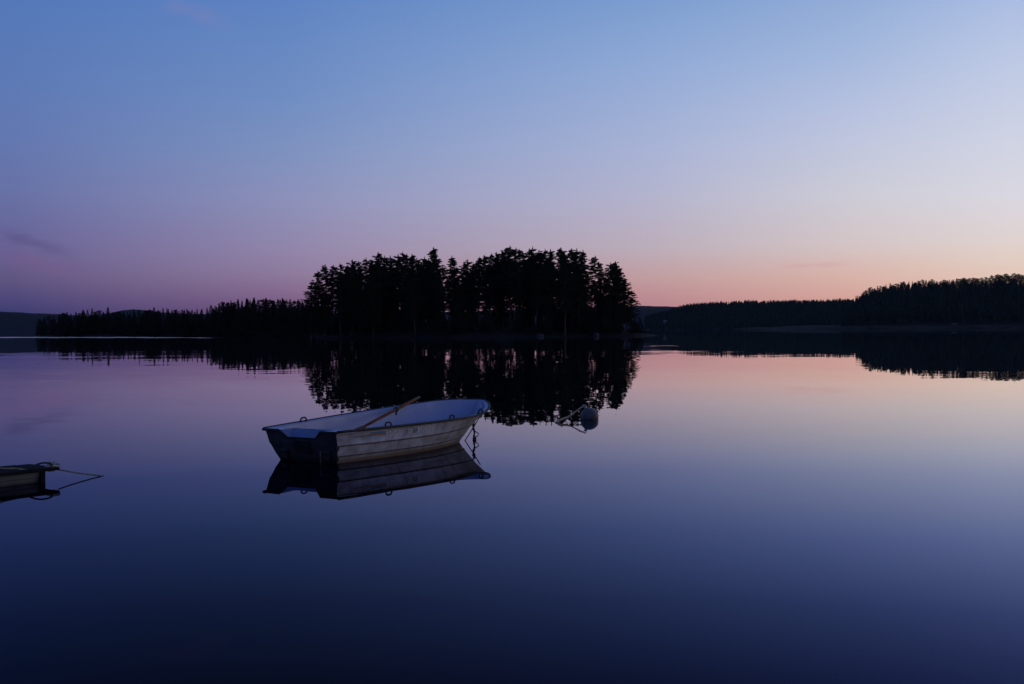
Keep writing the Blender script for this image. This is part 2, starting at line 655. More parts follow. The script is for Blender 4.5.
def pine_meshes(seed, H=20.0, base=.45, wide=1.0, dens=1.0, pointed=False):
    """Scots pine: bare trunk, ragged tiers of flat clumps above"""
    rnd = random.Random(seed)
    tr = MB()
    lean = rnd.uniform(-.5, .5), rnd.uniform(-.5, .5)
    ph = rnd.uniform(0, 6)

    def axis(z):
        t = z / H
        return Vector((lean[0] * t + .18 * math.sin(t * 5 + ph), lean[1] * t + .18 * math.cos(t * 4 + ph), z))

    zs = [H * t for t in (-.02, 0, .02, .1, .25, .4, .55, .7, .82, .92, .985)]
    rs = [.34, .27, .23, .2, .175, .155, .13, .095, .065, .035, .012]
    tr.tube([axis(z) for z in zs], rs, 8)
    sp = Sprays(seed)
    nl = int(80 * dens)
    for i in range(nl):
        u = (i + rnd.random()) / nl
        z = H * (base + (.97 - base) * u)
        prof = (math.sin(math.pi * min(1, .12 + .80 * u ** .8)) ** .8) if not pointed else (1.02 - u) ** .75
        if not pointed:
            prof = min(prof, (1.02 - u) * 3.6 + .08)
        ln = (2.5 * wide * prof + .3) * rnd.uniform(.5, 1.18)
        a = rnd.uniform(0, 2 * math.pi)
        s = axis(z - .12 * ln)
        e = axis(z) + Vector((math.cos(a) * ln, math.sin(a) * ln, ln * rnd.uniform(.0, .3)))
        mid = (s + e) / 2 + Vector((0, 0, -.1))
        tr.tube([s, mid, e], [.05, .035, .012], 5, cap=False)
        for k in range(rnd.choice((2, 3, 4))):
            t = 1.02 - k * .25 - rnd.random() * .12
            p = s.lerp(e, t) + Vector((rnd.uniform(-.3, .3), rnd.uniform(-.3, .3), rnd.uniform(0, .3)))
            rr = rnd.uniform(.36, .76) * (1.0 if u < .8 else .75)
            sp.clump(p, (rr, rr, rr * .38), int(84 * rr / .55), .26, .10)
    sp.clump(axis(H * 1.0), (.09, .09, .4), 20, .22, .10, .9)
    for k in range(4):
        p = axis(H * (.985 - .022 * k)) + Vector((rnd.uniform(-.25, .25), rnd.uniform(-.25, .25), 0)) * k
        sp.clump(p, (.18 + .14 * k, .18 + .14 * k, .4), 44, .24, .10, .4)
    # dead stubs on the bare stem
    for i in range(8):
        z = H * rnd.uniform(.18, base)
        a = rnd.uniform(0, 6.28)
        ln = rnd.uniform(.5, 1.4)
        tr.tube([axis(z), axis(z) + Vector((math.cos(a) * ln, math.sin(a) * ln, -.1))], [.03, .01], 4, cap=False)
    return tr.mesh('pine_trunk', M['bark'], True), sp.mesh('pine_crown', M['needles'])


def spruce_meshes(seed, H=16.0, wide=1.0, base=.06, dens=1.0):
    """Norway spruce: a cone of drooping whorls down almost to the ground"""
    rnd = random.Random(seed)
    tr = MB()
    tr.tube([(0, 0, -.3), (0, 0, H * .3), (.05, 0, H * .7), (0, .03, H * .99)], [.22, .16, .08, .01], 7)
    sp = Sprays(seed + 50)
    g = np.random.default_rng(seed)
    n_ = int(2600 * dens)
    u = g.random(n_) ** 1.35
    u[:120] = .9 + .1 * g.random(120)
    u[120:150] = 1 + .02 * g.random(30)
    th = g.random(n_) * 2 * math.pi
    whorl = .80 + .30 * (((1 - u) ** .8 * (11 + seed % 3) + .12 * np.sin(2 * th + seed)) % 1.0)
    lobes = 1 + .18 * np.sin(th * 3 + seed) + .12 * np.sin(th * 5 + 9 * u)
    rad = (2.35 * wide * np.clip(1 - u, 0, 1) ** .9 + .05) * whorl * lobes * (.25 + .75 * g.random(n_) ** .5)
    z = H * (base + (1 - base) * u) - .25 * rad
    p = np.stack([rad * np.cos(th), rad * np.sin(th), z], 1)
    d_ = np.stack([np.cos(th), np.sin(th), np.where(u > .93, 2.0, -.35)], 1) + g.normal(size=(n_, 3)) * .35
    d_ /= np.linalg.norm(d_, axis=1)[:, None]
    sd = np.cross(d_, g.normal(size=(n_, 3)))
    sd /= np.linalg.norm(sd, axis=1)[:, None]
    ln_ = (.22 + .40 * (1 - np.clip(u, 0, 1)) + .1 * g.random(n_))[:, None]
    wd_ = ln_ * .42
    sp.parts.append(np.stack([p - d_ * ln_ * .6, p + sd * wd_ * .5, p + d_ * ln_ * .6, p - sd * wd_ * .5], 1))
    return tr.mesh('spruce_trunk', M['spruce_bark'], True), sp.mesh('spruce_crown', M['spruce'])


PINES = [pine_meshes(s, 20, b, w, d) for s, b, w, d in
         ((11, .32, 1.0, 1.05), (12, .26, 1.1, 1.15), (13, .38, .95, .95), (14, .22, 1.0, 1.2), (15, .34, 1.15, 1.05), (16, .28, .9, 1.1), (17, .36, 1.05, .95))]
PINE_SPIRE = pine_meshes(31, 20, .18, 1.0, 1.4, True)
PINE_LOW = [pine_meshes(s, 20, .16, w, 1.5, False) for s, w in ((41, 1.15), (42, 1.0))]
SPRUCES = [spruce_meshes(s, 16, w, .05, 1.0) for s, w in ((61, 1.0), (62, .8), (63, 1.15), (64, .7))]


def tree(kind, meshes, H, H0, loc, rz, wscale, label, cat, group):
    o = empty(kind, loc, rz)
    s = H / H0
    o.scale = (wscale * s, wscale * s, s)
    tag(o, label, cat, group)
    link('trunk', meshes[0], None, o)
    link('crown', meshes[1], None, o)
    return o


rt = random.Random(3)
G_ISL = 'pines of the island wood'
# skyline of the island: pixel of each treetop, distance, mesh, own label
SKY = [
    (311, 284, 300, 'low', 'short leafy pine at the far left end of the island'),
    (317, 271, 303, 'low', 'pine stepping up from the left end of the island wood'),
    (325, 264.5, 302, 'p', 'broad pine where the island skyline levels off on its left'),
    (333, 265, 308, 'p', None), (340, 263.5, 300, 'p', None), (347, 265, 310, 'p', None), (353, 259.5, 299, 'p', None), (359, 261, 306, 'p', None),
    (366, 258, 301, 'p', None), (372, 259.5, 311, 'p', None), (379, 252.2, 297, 'p', 'pine with the highest rounded top in the left half of the island'),
    (383, 256, 309, 'p', None), (389, 256, 300, 'p', None), (397, 254.5, 305, 'p', None), (402, 252, 298, 'p', None), (407, 254, 311, 'p', None),
    (412, 254, 302, 's', None), (417, 258, 308, 'p', None), (423, 257, 298, 'p', None),
    (427, 258.5, 310, 'p', None), (433.5, 247.4, 296, 's', 'tallest spire-topped pine just left of the notch in the island skyline'),
    (437, 257, 308, 'p', None), (443, 265.5, 312, 'p', 'low pine filling the notch in the middle of the island skyline'),
    (453.5, 256.3, 299, 's', 'slim pointed pine standing alone just right of the notch in the island skyline'),
    (462, 264, 311, 'p', None), (467, 259.5, 300, 'p', None), (474, 263, 308, 'p', None), (479, 257, 299, 'p', None), (485, 255, 307, 'p', None), (491, 253.5, 300, 'p', None),
    (497, 252, 310, 'p', None), (503, 250.5, 302, 'p', None), (509, 246, 298, 'p', 'round-headed pine at the top of the long rise right of the notch'),
    (515, 248, 308, 'p', None), (520, 249, 300, 'p', None), (527, 249, 311, 'p', None), (533, 247.3, 301, 'p', None), (539, 250, 309, 'p', None), (545, 249.5, 300, 'p', None),
    (552, 249.5, 303, 's', 'narrow pine just left of the slit of sky on the right half of the island'),
    (560, 247.5, 300, 'p', 'thick pine just right of the slit of sky on the right half of the island'), (565, 250, 310, 'p', None), (571, 248.5, 302, 'p', None),
    (576, 249, 308, 'p', None), (581.5, 250.5, 305, 's', None), (594.5, 255.8, 303, 'p', 'open-crowned pine with pink sky showing through beside it, right part of the island'),
    (600, 262, 312, 'p', None), (609, 263, 303, 'p', None), (615.5, 261, 305, 'low', 'last full-height pine before the island skyline steps down on the right'),
    (621, 268, 311, 'low', None), (626.5, 278, 308, 'low', None), (631.5, 290, 309, 'low', 'rightmost pine of the island leaning its branches out over the water'),
]


def shared(px):
    return 'tall dark pine standing among its like in the crowded island wood'


for px, py, Y, kind, lab in SKY:
    top = at(px, py, Y)
    gz = max(.2, isl_height(top.x, Y))
    H = top.z - gz
    me = PINE_SPIRE if kind == 's' else (rt.choice(PINE_LOW) if kind == 'low' else rt.choice(PINES))
    tree('pine_tree', me, H, 20.0, (top.x, Y, gz - .1), rt.uniform(0, 6.28), rt.uniform(.95, 1.2) if H > 14 else 1.25, lab or shared(px), 'pine tree', G_ISL)
# pines inside the stand, below the skyline
spx = [s[0] for s in SKY]
spy = [s[1] for s in SKY]
n = 0
while n < 80:
    px = rt.uniform(316, 624)
    Y = rt.uniform(288, 326)
    p = at(px, float(np.interp(px, spx, spy)) + rt.uniform(3, 26), Y)
    if 440 < px < 450 or 584 < px < 592 or 554 < px < 558:
        continue
    gz = isl_height(p.x, Y)
    if gz < .3:
        continue
    tree('pine_tree', rt.choice(PINES if n % 2 else PINE_LOW), p.z - gz, 20.0, (p.x, Y, gz - .1), rt.uniform(0, 6.28), rt.uniform(.9, 1.15), shared(px), 'pine tree', G_ISL)
    n += 1
# young spruces and juniper under the pines
n = 0
while n < 170:
    a = rt.uniform(0, 6.28)
    rr = rt.uniform(.35, .97) ** .6
    x, y = ISL_C.x + ISL_R[0] * rr * math.cos(a), ISL_C.y + ISL_R[1] * rr * math.sin(a)
    gz = isl_height(x, y)
    if gz < .15 or y > 326:
        continue
    tree('young_spruce', rt.choice(SPRUCES), rt.uniform(2.5, 8.0) * (.5 if rr > .85 else 1), 16.0, (x, y, gz - .05), rt.uniform(0, 6.28), rt.uniform(1.5, 2.4),
         'small bushy young spruce under the pines of the island', 'spruce tree', 'undergrowth spruces on the island')
    n += 1

# spruces of the left peninsula
PSKY = [(37, 323), (40, 319), (44, 317), (49, 315.5), (54, 315), (59, 313.8), (63, 312.6), (67, 311.8), (71, 313.4), (76, 312.0), (80, 313), (83, 309.6), (87.5, 309.8), (92, 308.2),
        (96, 311.5), (99, 310.2), (103.5, 311.8), (108, 307.2), (113, 312), (118, 311.2), (123, 311), (128, 311.6), (134, 310.4), (139, 309.6), (145, 310), (150, 309.5), (154, 307.2),
        (158, 309.5), (163, 308), (167, 307.8), (172, 309.8), (177, 309.4), (182, 309.5), (187, 308.6), (192, 309.6), (197, 308.7), (202, 308.8), (207, 307.5), (211, 305), (215, 305.6),
        (219, 303.3), (223, 301.5), (227, 302.5), (231, 300.4), (235, 302), (238, 299), (242, 300.5), (246.5, 298.2), (250, 300), (254, 297.6), (258, 299.8), (262, 299), (266, 298),
        (270, 299.5), (274, 300.5), (278, 299.2), (282.5, 298), (286, 300), (290, 299), (294, 300.5), (298, 299.5), (302, 301), (306, 298.8), (311, 301), (316, 303), (322, 305), (330, 308)]
G_PEN = 'spruces of the low peninsula'
LAB = {108: 'sharp tall spruce above its neighbours on the low left peninsula', 37: 'lowest spruce at the outer tip of the peninsula on the left',
       154: 'pointed spruce alone just right of the far hill hump', 238: 'first of the taller spruces where the peninsula forest climbs towards the island',
       92: 'taller spruce of the close row above the left end of the peninsula', 67: 'rounded dark treetop near the outer end of the peninsula'}
for px, py in PSKY:
    Y = pen_y(px) + rt.uniform(8, 30)
    top = at(px, py, Y)
    gz = 1.0 if px > 60 else .2
    if px not in LAB and rt.random() < .38:
        tree('pine_tree', rt.choice(PINE_LOW + PINES[:4]), top.z - gz, 20.0, (top.x, Y, gz), rt.uniform(0, 6.28), rt.uniform(1.5, 2.6),
             'dark round-topped pine among the spruces of the low left peninsula', 'pine tree', 'pines of the low peninsula')
        continue
    tree('spruce_tree', rt.choice(SPRUCES), top.z - gz, 16.0, (top.x, Y, gz), rt.uniform(0, 6.28), rt.uniform(1.2, 2.2),
         LAB.get(px, 'dark conical spruce in the close forest row along the low left peninsula'), 'spruce tree', G_PEN)
for i in range(170):
    px = rt.uniform(40, 335)
    Y = pen_y(px) + rt.uniform(0, 12)
    py = float(np.interp(px, [p[0] for p in PSKY], [p[1] for p in PSKY])) + rt.uniform(.2, 9)
    top = at(px, py, Y)
    if top.z < 3:
        continue
    tree('spruce_tree', rt.choice(SPRUCES), top.z - .6, 16.0, (top.x, Y, .6), rt.uniform(0, 6.28), rt.uniform(1.5, 2.4),
         'dark conical spruce in the close forest row along the low left peninsula', 'spruce tree', G_PEN)

# trees along the crest of the right-hand hill
G_CR = 'trees on the crest of the right hill'
CX = [860, 866, 872, 880, 890, 905, 920, 945, 965, 985, 1000, 1024, 1060]
CY = [295, 290.5, 288, 286, 284.5, 283, 281, 279.8, 279, 277.5, 275.5, 274, 273]
px = 856.0
k = 0
while px < 1034:
    py = float(np.interp(px, CX, CY)) + rt.uniform(-1.3, 1.8)
    if px < 860:
        py = 296
    Y = 1490 + rt.uniform(-30, 30)
    top = at(px, py, Y)
    pine = px > 968 or (k > 0 and rt.random() < .4)
    H = rt.uniform(15, 19)
    top.z += .6
    lab = 'dark pointed spruce in the row along the crest of the right hill'
    if k == 0:
        lab = 'small lone tree where the right hill crest meets the lower ridge'
    if pine:
        lab = 'pine with open trunk on the highest part of the right hill crest' if px > 968 else 'dark round-topped pine among the conifers along the crest of the right hill'
    tree('pine_tree' if pine else 'spruce_tree', rt.choice(PINES[:5] + PINE_LOW * 2) if pine else rt.choice(SPRUCES), H, 20.0 if pine else 16.0, (top.x, Y, top.z - H),
         rt.uniform(0, 6.28), rt.uniform(1.7, 2.4) if pine else rt.uniform(1.2, 1.8), lab, 'pine tree' if pine else 'spruce tree', G_CR)
    k += 1
    px += rt.uniform(1.3, 4.2)


# forest that reads as one mass on the far slopes
def forest_mass(name, spots, label):
    v, f = [], []
    r = random.Random(len(spots))
    for (x, y, z, H, w) in spots:
        b = len(v)
        tiers = 3
        for t in range(tiers):
            z0 = z + H * (.05 + .3 * t)
            z1 = z + H * (.5 + .25 * t)
            rad = w * (1 - .27 * t)
            k0 = len(v)
            nn = 7
            for j in range(nn):
                a = 6.283 * j / nn + r.random()
                q = rad * r.uniform(.55, 1.15)
                v.append((x + q * math.cos(a), y + q * math.sin(a), z0 + r.uniform(-.06, .06) * H))
            v.append((x, y, z1))
            for j in range(nn):
                f.append((k0 + j, k0 + (j + 1) % nn, k0 + nn))
    mb = MB()
    mb.v, mb.f = v, f
    return tag(mb.build(name, M['spruce']), label, 'forest', kind='stuff')


dg = bpy.context.evaluated_depsgraph_get()


def mass_on(hill, n, px0, px1, Y0, Y1, Hlo, Hhi, seed, ymin=None):
    from mathutils.bvhtree import BVHTree
    me = hill.data
    tree_ = BVHTree.FromPolygons([v.co for v in me.vertices], [tuple(p.vertices) for p in me.polygons])
    r = random.Random(seed)
    out = []
    while len(out) < n:
        px, Y = r.uniform(px0, px1), r.uniform(Y0, Y1)
        x = at(px, 330, Y).x
        hit = tree_.ray_cast(Vector((x, Y, 900)), Vector((0, 0, -1)))
        n -= 0
        if hit[0] is None or hit[0].z < .5:
            if r.random() < .002:
                break
            continue
        H = r.uniform(Hlo, Hhi)
        if px > 955 and Y > 1475 and hill is right_hill:
            continue
        out.append((x, Y, hit[0].z - .5, H, H * r.uniform(.2, .34)))
    return out


forest_mass('hillside_forest', mass_on(right_hill, 1500, 842, 1060, 1285, 1500, 10, 16, 1), 'dark forest covering the slope of the right hill')
forest_mass('ridge_forest', mass_on(near_hill, 4600, 645, 900, 1630, 2320, 7, 11.5, 2), 'dark forest over the long low ridge right of the island')

# a leafless birch crown on the ridge, pinkish against the sky
r = random.Random(5)


def birch(px, py, Y, H, label):
    top = at(px, py, Y)
    o = empty('birch_tree', (top.x, Y, top.z - H))
    tag(o, label, 'birch tree', 'bare birches on the ridge')
    t = MB()
    t.tube([(0, 0, -1), (0, 0, H * .5), (.3, 0, H * .9)], [.35, .25, .06], 6)
    t.build('trunk', M['birch'], o)
    cr = MB()
    for i in range(220):
        z = H * r.uniform(.3, .8)
        a = r.uniform(0, 6.28)
        ln = r.uniform(1.5, 5.0)
        s = Vector((r.uniform(-1.2, 1.2), r.uniform(-1.2, 1.2), z))
        e = s + Vector((math.cos(a) * ln * .6, math.sin(a) * ln * .6, ln * .75))
        if e.z > H:
            e.z = H * r.uniform(.9, 1)
        cr.tube([s, e], [.07, .03], 3, cap=False)
    cr.build('crown', M['birch'], o)


for px, py, lab in ((822, 299.2, 'bare pinkish birch, leftmost of the twiggy crowns on the ridge'), (828, 297.8, 'bare pinkish birch, tallest of the twiggy crowns on the ridge'),
                    (834, 298.2, 'bare pinkish birch, rightmost of the twiggy crowns on the ridge')):
    birch(px, py, 2290, 17, lab)

# boulders on the island shore
ico = bmesh.new()


def boulder(px, Y, w, h, seed, label):
    bm = bmesh.new()
    bmesh.ops.create_icosphere(bm, subdivisions=3, radius=1)
    rr = random.Random(seed)
    dirs = [(Vector((rr.gauss(0, 1), rr.gauss(0, 1), rr.gauss(0, 1))).normalized(), rr.uniform(.65, .95)) for _ in range(9)]
    for v in bm.verts:
        for d, k in dirs:
            t = v.co.dot(d)
            if t > k:
                v.co -= d * (t - k) * .85
        v.co = Vector((v.co.x * w / 2, v.co.y * w * .4, v.co.z * h))
    me = bpy.data.meshes.new('boulder')
    bm.to_mesh(me)
    bm.free()
    me.materials.append(M['rock'])
    x = at(px, 335, Y).x
    o = link('boulder', me)
    o.location = (x, Y, .12)
    tag(o, label, 'boulder', 'boulders on the island shore')


boulder(606, 300, 3.6, 1.5, 1, 'largest rounded grey boulder at the right end of the island shore')
boulder(596, 293, 1.6, .7, 2, 'small grey boulder on the shore just left of the largest one')
boulder(540, 287.0, 1.8, .7, 3, 'low grey boulder on the island shore between the buoy and the island middle')


# small pale cabins on the far shore
def cabin(px, py, Y, w, label, rz):
    p = at(px, py, Y)
    o = empty('cabin', p, rz)
    tag(o, label, 'cabin', 'cabins on the far shore')
    t = MB()
    d, h = w * .7, w * .38
    t.add([(-w / 2, -d / 2, -2), (w / 2, -d / 2, -2), (w / 2, d / 2, -2), (-w / 2, d / 2, -2), (-w / 2, -d / 2, h), (w / 2, -d / 2, h), (w / 2, d / 2, h), (-w / 2, d / 2, h),
           (-w / 2, 0, h * 1.7), (w / 2, 0, h * 1.7)],
          [(0, 1, 5, 4), (1, 2, 6, 9, 5), (2, 3, 7, 6), (3, 0, 4, 8, 7)])
    t.build('wall', M['cabin_wall'], o)
    t = MB()
    for s in (-1, 1):
        a = [(-w * .54, s * d * .6, h * .88), (w * .54, s * d * .6, h * .88), (w * .54, 0, h * 1.74), (-w * .54, 0, h * 1.74)]
        t.add(a + [(q[0], q[1], q[2] + .15) for q in a], [(0, 1, 2, 3), (7, 6, 5, 4), (0, 4, 5, 1), (1, 5, 6, 2), (2, 6, 7, 3), (3, 7, 4, 0)])
    t.build('roof', M['cabin_roof'], o)
    t = MB()
    t.box((-w * .2, -d / 2 - .03, h * .45), (w * .16, .06, h * .45))
    t.build('window', M['dark_glass'], o)
    t = MB()
    t.box((w * .2, -d / 2 - .03, h * .3), (w * .14, .06, h * .8))
    t.build('door', M['cabin_roof'], o)


M['cabin_wall'] = new_mat('pale_boards', rough=.8)
noisy(M['cabin_wall'], (.12, .115, .11), (.17, .165, .16), .8, 4, stretch=(6, 6, .5))
M['cabin_roof'] = new_mat('grey_roof', (.12, .12, .125), .8)
M['dark_glass'] = new_mat('dark_glass', (.02, .02, .025), .1, .5)
cabin(665, 323.2, 1740, 6.0, 'small pale cabin low on the far shore just right of the island', .2)
cabin(954, 326.6, 1275, 4.6, 'small pale cabin at the water below the right hill', -.2)

# ------------------------------------------------------------------ rowing boat
B_O = Vector((-2.673, 16.031, 0))
B_A = math.atan2(.83254, .55396)
BT, BO = 'white rowing boat', 'white rowing boat'


def dirt_mat(name, clean, dirty, algae=None, rough=.45, spec=.4, scale=3.0, zband=None, amount=1.0):
    mt = new_mat(name, clean, rough, spec)
    t = mt.node_tree
    bs = t.nodes['Principled BSDF']
    tcn = t.nodes.new('ShaderNodeTexCoord')
    sp = t.nodes.new('ShaderNodeSeparateXYZ')
    t.links.new(tcn.outputs['Object'], sp.inputs[0])

    def nz(sc, det, st):
        mp = t.nodes.new('ShaderNodeMapping')
        mp.inputs['Scale'].default_value = st
        t.links.new(tcn.outputs['Object'], mp.inputs[0])
        q = t.nodes.new('ShaderNodeTexNoise')
        q.inputs['Scale'].default_value = sc
        q.inputs['Detail'].default_value = det
        q.inputs['Roughness'].default_value = .65
        t.links.new(mp.outputs[0], q.inputs['Vector'])
        return q.outputs[0]
    streak = maprange(nz(scale * 2.2, 5, (1, 1, .25)), .45, .72, 0, .6 * amount, tree=t)
    patch = maprange(nz(scale, 6, (.6, 1, 1.6)), .42, .7, 0, .75 * amount, tree=t)
    cc = mixcol(streak, (*clean, 1), (*dirty, 1), tree=t)
    cc = mixcol(patch, cc, (*dirty, 1), tree=t)
    if algae:
        zed = math_node('ADD', sp.outputs[2], math_node('MULTIPLY', math_node('SUBTRACT', nz(4.0, 4, (1, 1, 1)), .5), .07, tree=t), tree=t)
        f = maprange(zed, zband[0], zband[1], .9, 0.0, tree=t)
        cc = mixcol(f, cc, (*algae, 1), tree=t)
        f2 = maprange(zed, -.01, .035, .85, 0.0, tree=t)
        cc = mixcol(f2, cc, (.035, .032, .022, 1), tree=t)
    t.links.new(cc, bs.inputs['Base Color'])
    rg = maprange(nz(6, 4, (1, 1, 1)), .3, .7, rough - .1, rough + .2, tree=t)
    t.links.new(rg, bs.inputs['Roughness'])
    return mt


M['hull'] = dirt_mat('boat_hull', (.60, .58, .60), (.17, .15, .145), (.20, .125, .07), .5, .4, 3.6, (.06, .115), 1.1)
M['transom'] = dirt_mat('boat_transom_shaded', (.075, .075, .078), (.03, .03, .031), (.018, .016, .014), .55, .3, 3.0, (.05, .14))  # stern board is pale like the hull; its shade is put into this dark colour
M['liner'] = dirt_mat('boat_liner', (.32, .33, .475), (.22, .225, .31), None, .3, .5, 1.6, None, .5)
M['rubber'] = new_mat('black_rubber', (.02, .02, .022), .6, .3)
noisy(M['rubber'], (.015, .015, .017), (.035, .033, .032), 8, 4)
M['strake_seam'] = new_mat('strake_seam', (.10, .092, .088), .8, .2)
M['oar_wood'] = new_mat('oar_wood', rough=.75, spec=.1)
noisy(M['oar_wood'], (.10, .032, .012), (.24, .085, .03), 3.0, 5, stretch=(6, 6, .8), bump=.2)
M['oar_grip'] = new_mat('oar_grip', (.15, .11, .085), .8, .1)
M['rope'] = new_mat('rope', rough=.95, spec=.1)
noisy(M['rope'], (.2, .17, .12), (.34, .29, .2), 30, 3)
M['rope_pale'] = new_mat('bleached_rope', rough=.95, spec=.1)
noisy(M['rope_pale'], (.24, .2, .14), (.42, .36, .26), 30, 3)
M['dark_rope'] = new_mat('wet_rope', rough=.8, spec=.2)
noisy(M['dark_rope'], (.05, .045, .04), (.1, .09, .075), 30, 3)
M['galv'] = new_mat('galvanised_steel', (.35, .35, .36), .45, .5, .9)
M['sticker_blue'] = new_mat('sticker_blue', (.06, .22, .42), .5)
M['sticker_orange'] = new_mat('sticker_orange', (.45, .18, .05), .5)
M['sticker_pale'] = new_mat('sticker_pale_blue', (.30, .5, .62), .5)
M['letter'] = new_mat('worn_lettering', rough=.6)
noisy(M['letter'], (.85, .85, .86), (.5, .48, .45), 25, 3, lo=.45, hi=.7)
M['letter_dark'] = new_mat('worn_dark_lettering', rough=.6)
noisy(M['letter_dark'], (.09, .08, .08), (.3, .28, .25), 25, 3, lo=.4, hi=.75)

boat = empty('rowing_boat', B_O, B_A)
tag(boat, 'white rowing boat with black rim handles and an oar inside, floating on the calm lake', 'boat')

TS = np.concatenate([np.linspace(0, .8, 26), .8 + .2 * np.sin(np.linspace(0, math.pi / 2, 17))[1:]])
GW_T = [0, .1, .2, .35, .5, .62, .72, .82]
GW_W = [.60, .632, .652, .665, .650, .610, .545, .455]
SH_T = [0, .1, .2, .35, .5, .62, .75, .86, .93, .975, 1]
SH_W = [.60, .632, .652, .662, .64, .592, .485, .335, .215, .115, .012]
# section levels: relative width, height, stern x, stem x
LV = [(1.0, .40, -.02, 3.93), (.955, .232, .03, 3.65), (.868, .096, .09, 3.49), (.80, 0.0, .13, 3.38), (.60, -.09, .17, 3.24), (.02, -.14, .19, 3.05)]


def blunt(t):
    if t <= .82:
        return float(np.interp(t, GW_T, GW_W))
    u = (t - .82) / .18
    return max(.004, .455 * max(0.0, 1 - u ** 1.7) ** .58)


def sharp(t):
    return float(np.interp(t, SH_T, SH_W))


def gunw(t):
    return blunt(t)


def sheer(t, side):
    if side > 0:
        return float(np.interp(t, [0, .2, .4, .55, .7, .85, .95, 1], [.40, .435, .475, .505, .545, .578, .59, .585]))
    u = max(0.0, (t - .74) / .26)
    return .40 + .012 * t + .173 * u ** 2.2


def hull_pt(t, lev, side, out=0.0):
    k, zl, x0, x1 = LV[lev]
    mixv = (1.0, .45, .1, 0, 0, 0)[lev]
    fine = 1 - (0, .10, .22, .32, .4, .4)[lev] * t ** 3
    w = (blunt(t) * mixv + sharp(t) * (1 - mixv)) * k * fine
    x = x0 + (x1 - x0) * t
    z = sheer(t, side) if lev == 0 else zl * (1 + .22 * t ** 4 if zl > 0 else 1)
    return Vector((x, side * (w + out), z))


# hull strakes (lapped planks), one continuous shell
hb = MB()
for side in (1, -1):
    rows = []
    for t in TS:
        row = []
        for lev in range(6):
            if lev in (1, 2):      # the lap: upper strake stands proud of the lower one
                a = hull_pt(t, lev, side, .010)
                b = hull_pt(t, lev, side, -.006)
                b.z -= .012
                row += [a, b]
            else:
                row.append(hull_pt(t, lev, side))
        rows.append(row)
    hb.grid(rows, flip=(side > 0))
hull = hb.build('hull', M['hull'], boat)
# seams
sb = MB()
for side in (1, -1):
    for lev in (1, 2):
        pts = []
        for t in TS[:-1]:
            p = hull_pt(t, lev, side, .001)
            p.z -= .011
            pts.append(p)
        sb.tube(pts, .0062, 5)
sb.build('strake_seam', M['strake_seam'], hull)

# transom: raked board with a cut-out for an outboard
NB, NZ, NI = .35, .305, .11      # half width of the notch, its sill height


def tr_pt(y, z):
    lo = LV[3][2]
    x = np.interp(z, [-.14, 0, .1, .24, .40], [.19, .13, .09, .03, -.02])
    return Vector((float(x) - .004, y, z))


ol = [(.60, .40), (.578, .232), (.527, .096), (.48, 0), (.36, -.09), (0, -.14)]
left = [(y, z) for y, z in ol]
poly = [(-y, z) for y, z in ol[:-1]] + [(0, -.14)] + [(y, z) for y, z in ol[:-1]][::-1] + [(NB, .40), (NB - NI, NZ), (-NB + NI, NZ), (-NB, .40)]
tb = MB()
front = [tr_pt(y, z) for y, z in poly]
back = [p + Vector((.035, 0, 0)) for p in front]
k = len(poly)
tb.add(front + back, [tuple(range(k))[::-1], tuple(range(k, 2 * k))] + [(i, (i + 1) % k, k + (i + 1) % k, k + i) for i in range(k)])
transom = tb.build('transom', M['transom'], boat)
pb = MB()
pb.box(tr_pt(0, .20) + Vector((-.014, 0, 0)), (.028, .26, .17), Matrix.Rotation(R(-20), 3, 'Y'))
pb.build('motor_pad', M['rubber'], transom, bevel=.006)
for s in (1, -1):
    q = MB()
    q.box(tr_pt(s * .36, .14) + Vector((-.02, 0, 0)), (.03, .17, .05))
    q.box(tr_pt(s * .36, .08) + Vector((-.012, 0, 0)), (.02, .10, .10))
    q.build('transom_bracket', M['rubber'], transom, bevel=.006)
q = MB()
q.tube([tr_pt(-.31, .15) + Vector((-.045, 0, 0)), tr_pt(-.30, .10) + Vector((-.06, 0, 0)), tr_pt(-.27, .03) + Vector((-.05, 0, 0)), tr_pt(-.26, -.04) + Vector((-.05, 0, 0))], .008, 6)
q.build('rope_tail', M['rope'], transom)
# sloped splash well behind the notch
w = MB()
a = [tr_pt(-NB + NI, NZ) + Vector((.04, 0, .001)), tr_pt(NB - NI, NZ) + Vector((.04, 0, .001)), Vector((.30, NB + .06, .40)), Vector((.30, -NB - .06, .40))]
w.add(a, [(0, 1, 2, 3)])
s1 = tr_pt(NB, .398) + Vector((.04, 0, 0))
s2 = tr_pt(-NB, .398) + Vector((.04, 0, 0))
w.add([a[1], s1, a[2]], [(0, 1, 2)])
w.add([a[0], a[3], s2], [(0, 1, 2)])
M['well'] = dirt_mat('boat_well', (.12, .145, .27), (.08, .09, .14), None, .5, .3, 2.0, None, .6)
w.build('splash_well', M['well'], boat)

# rim flange: light top, open at the stern notch; runs round the blunt bow
RIM = [hull_pt(t, 0, 1) for t in TS] + [hull_pt(t, 0, -1) for t in TS[:-1][::-1]]
RIM[len(TS) - 1].y = 0
RN = []
for i, p in enumerate(RIM):
    a_, b_ = RIM[max(0, i - 1)], RIM[min(len(RIM) - 1, i + 1)]
    d_ = Vector((b_.x - a_.x, b_.y - a_.y, 0)).normalized()
    RN.append(Vector((d_.y, -d_.x, 0)) * (1 if i >= 0 else 1))
if RN[0].y < 0:
    RN = [-v for v in RN]


def rim_line(off, dz):
    """the gunwale line from the port stern corner round the bow to the starboard one, off metres outside the hull"""
    return [p + n_ * off + Vector((0, 0, dz)) for p, n_ in zip(RIM, RN)]


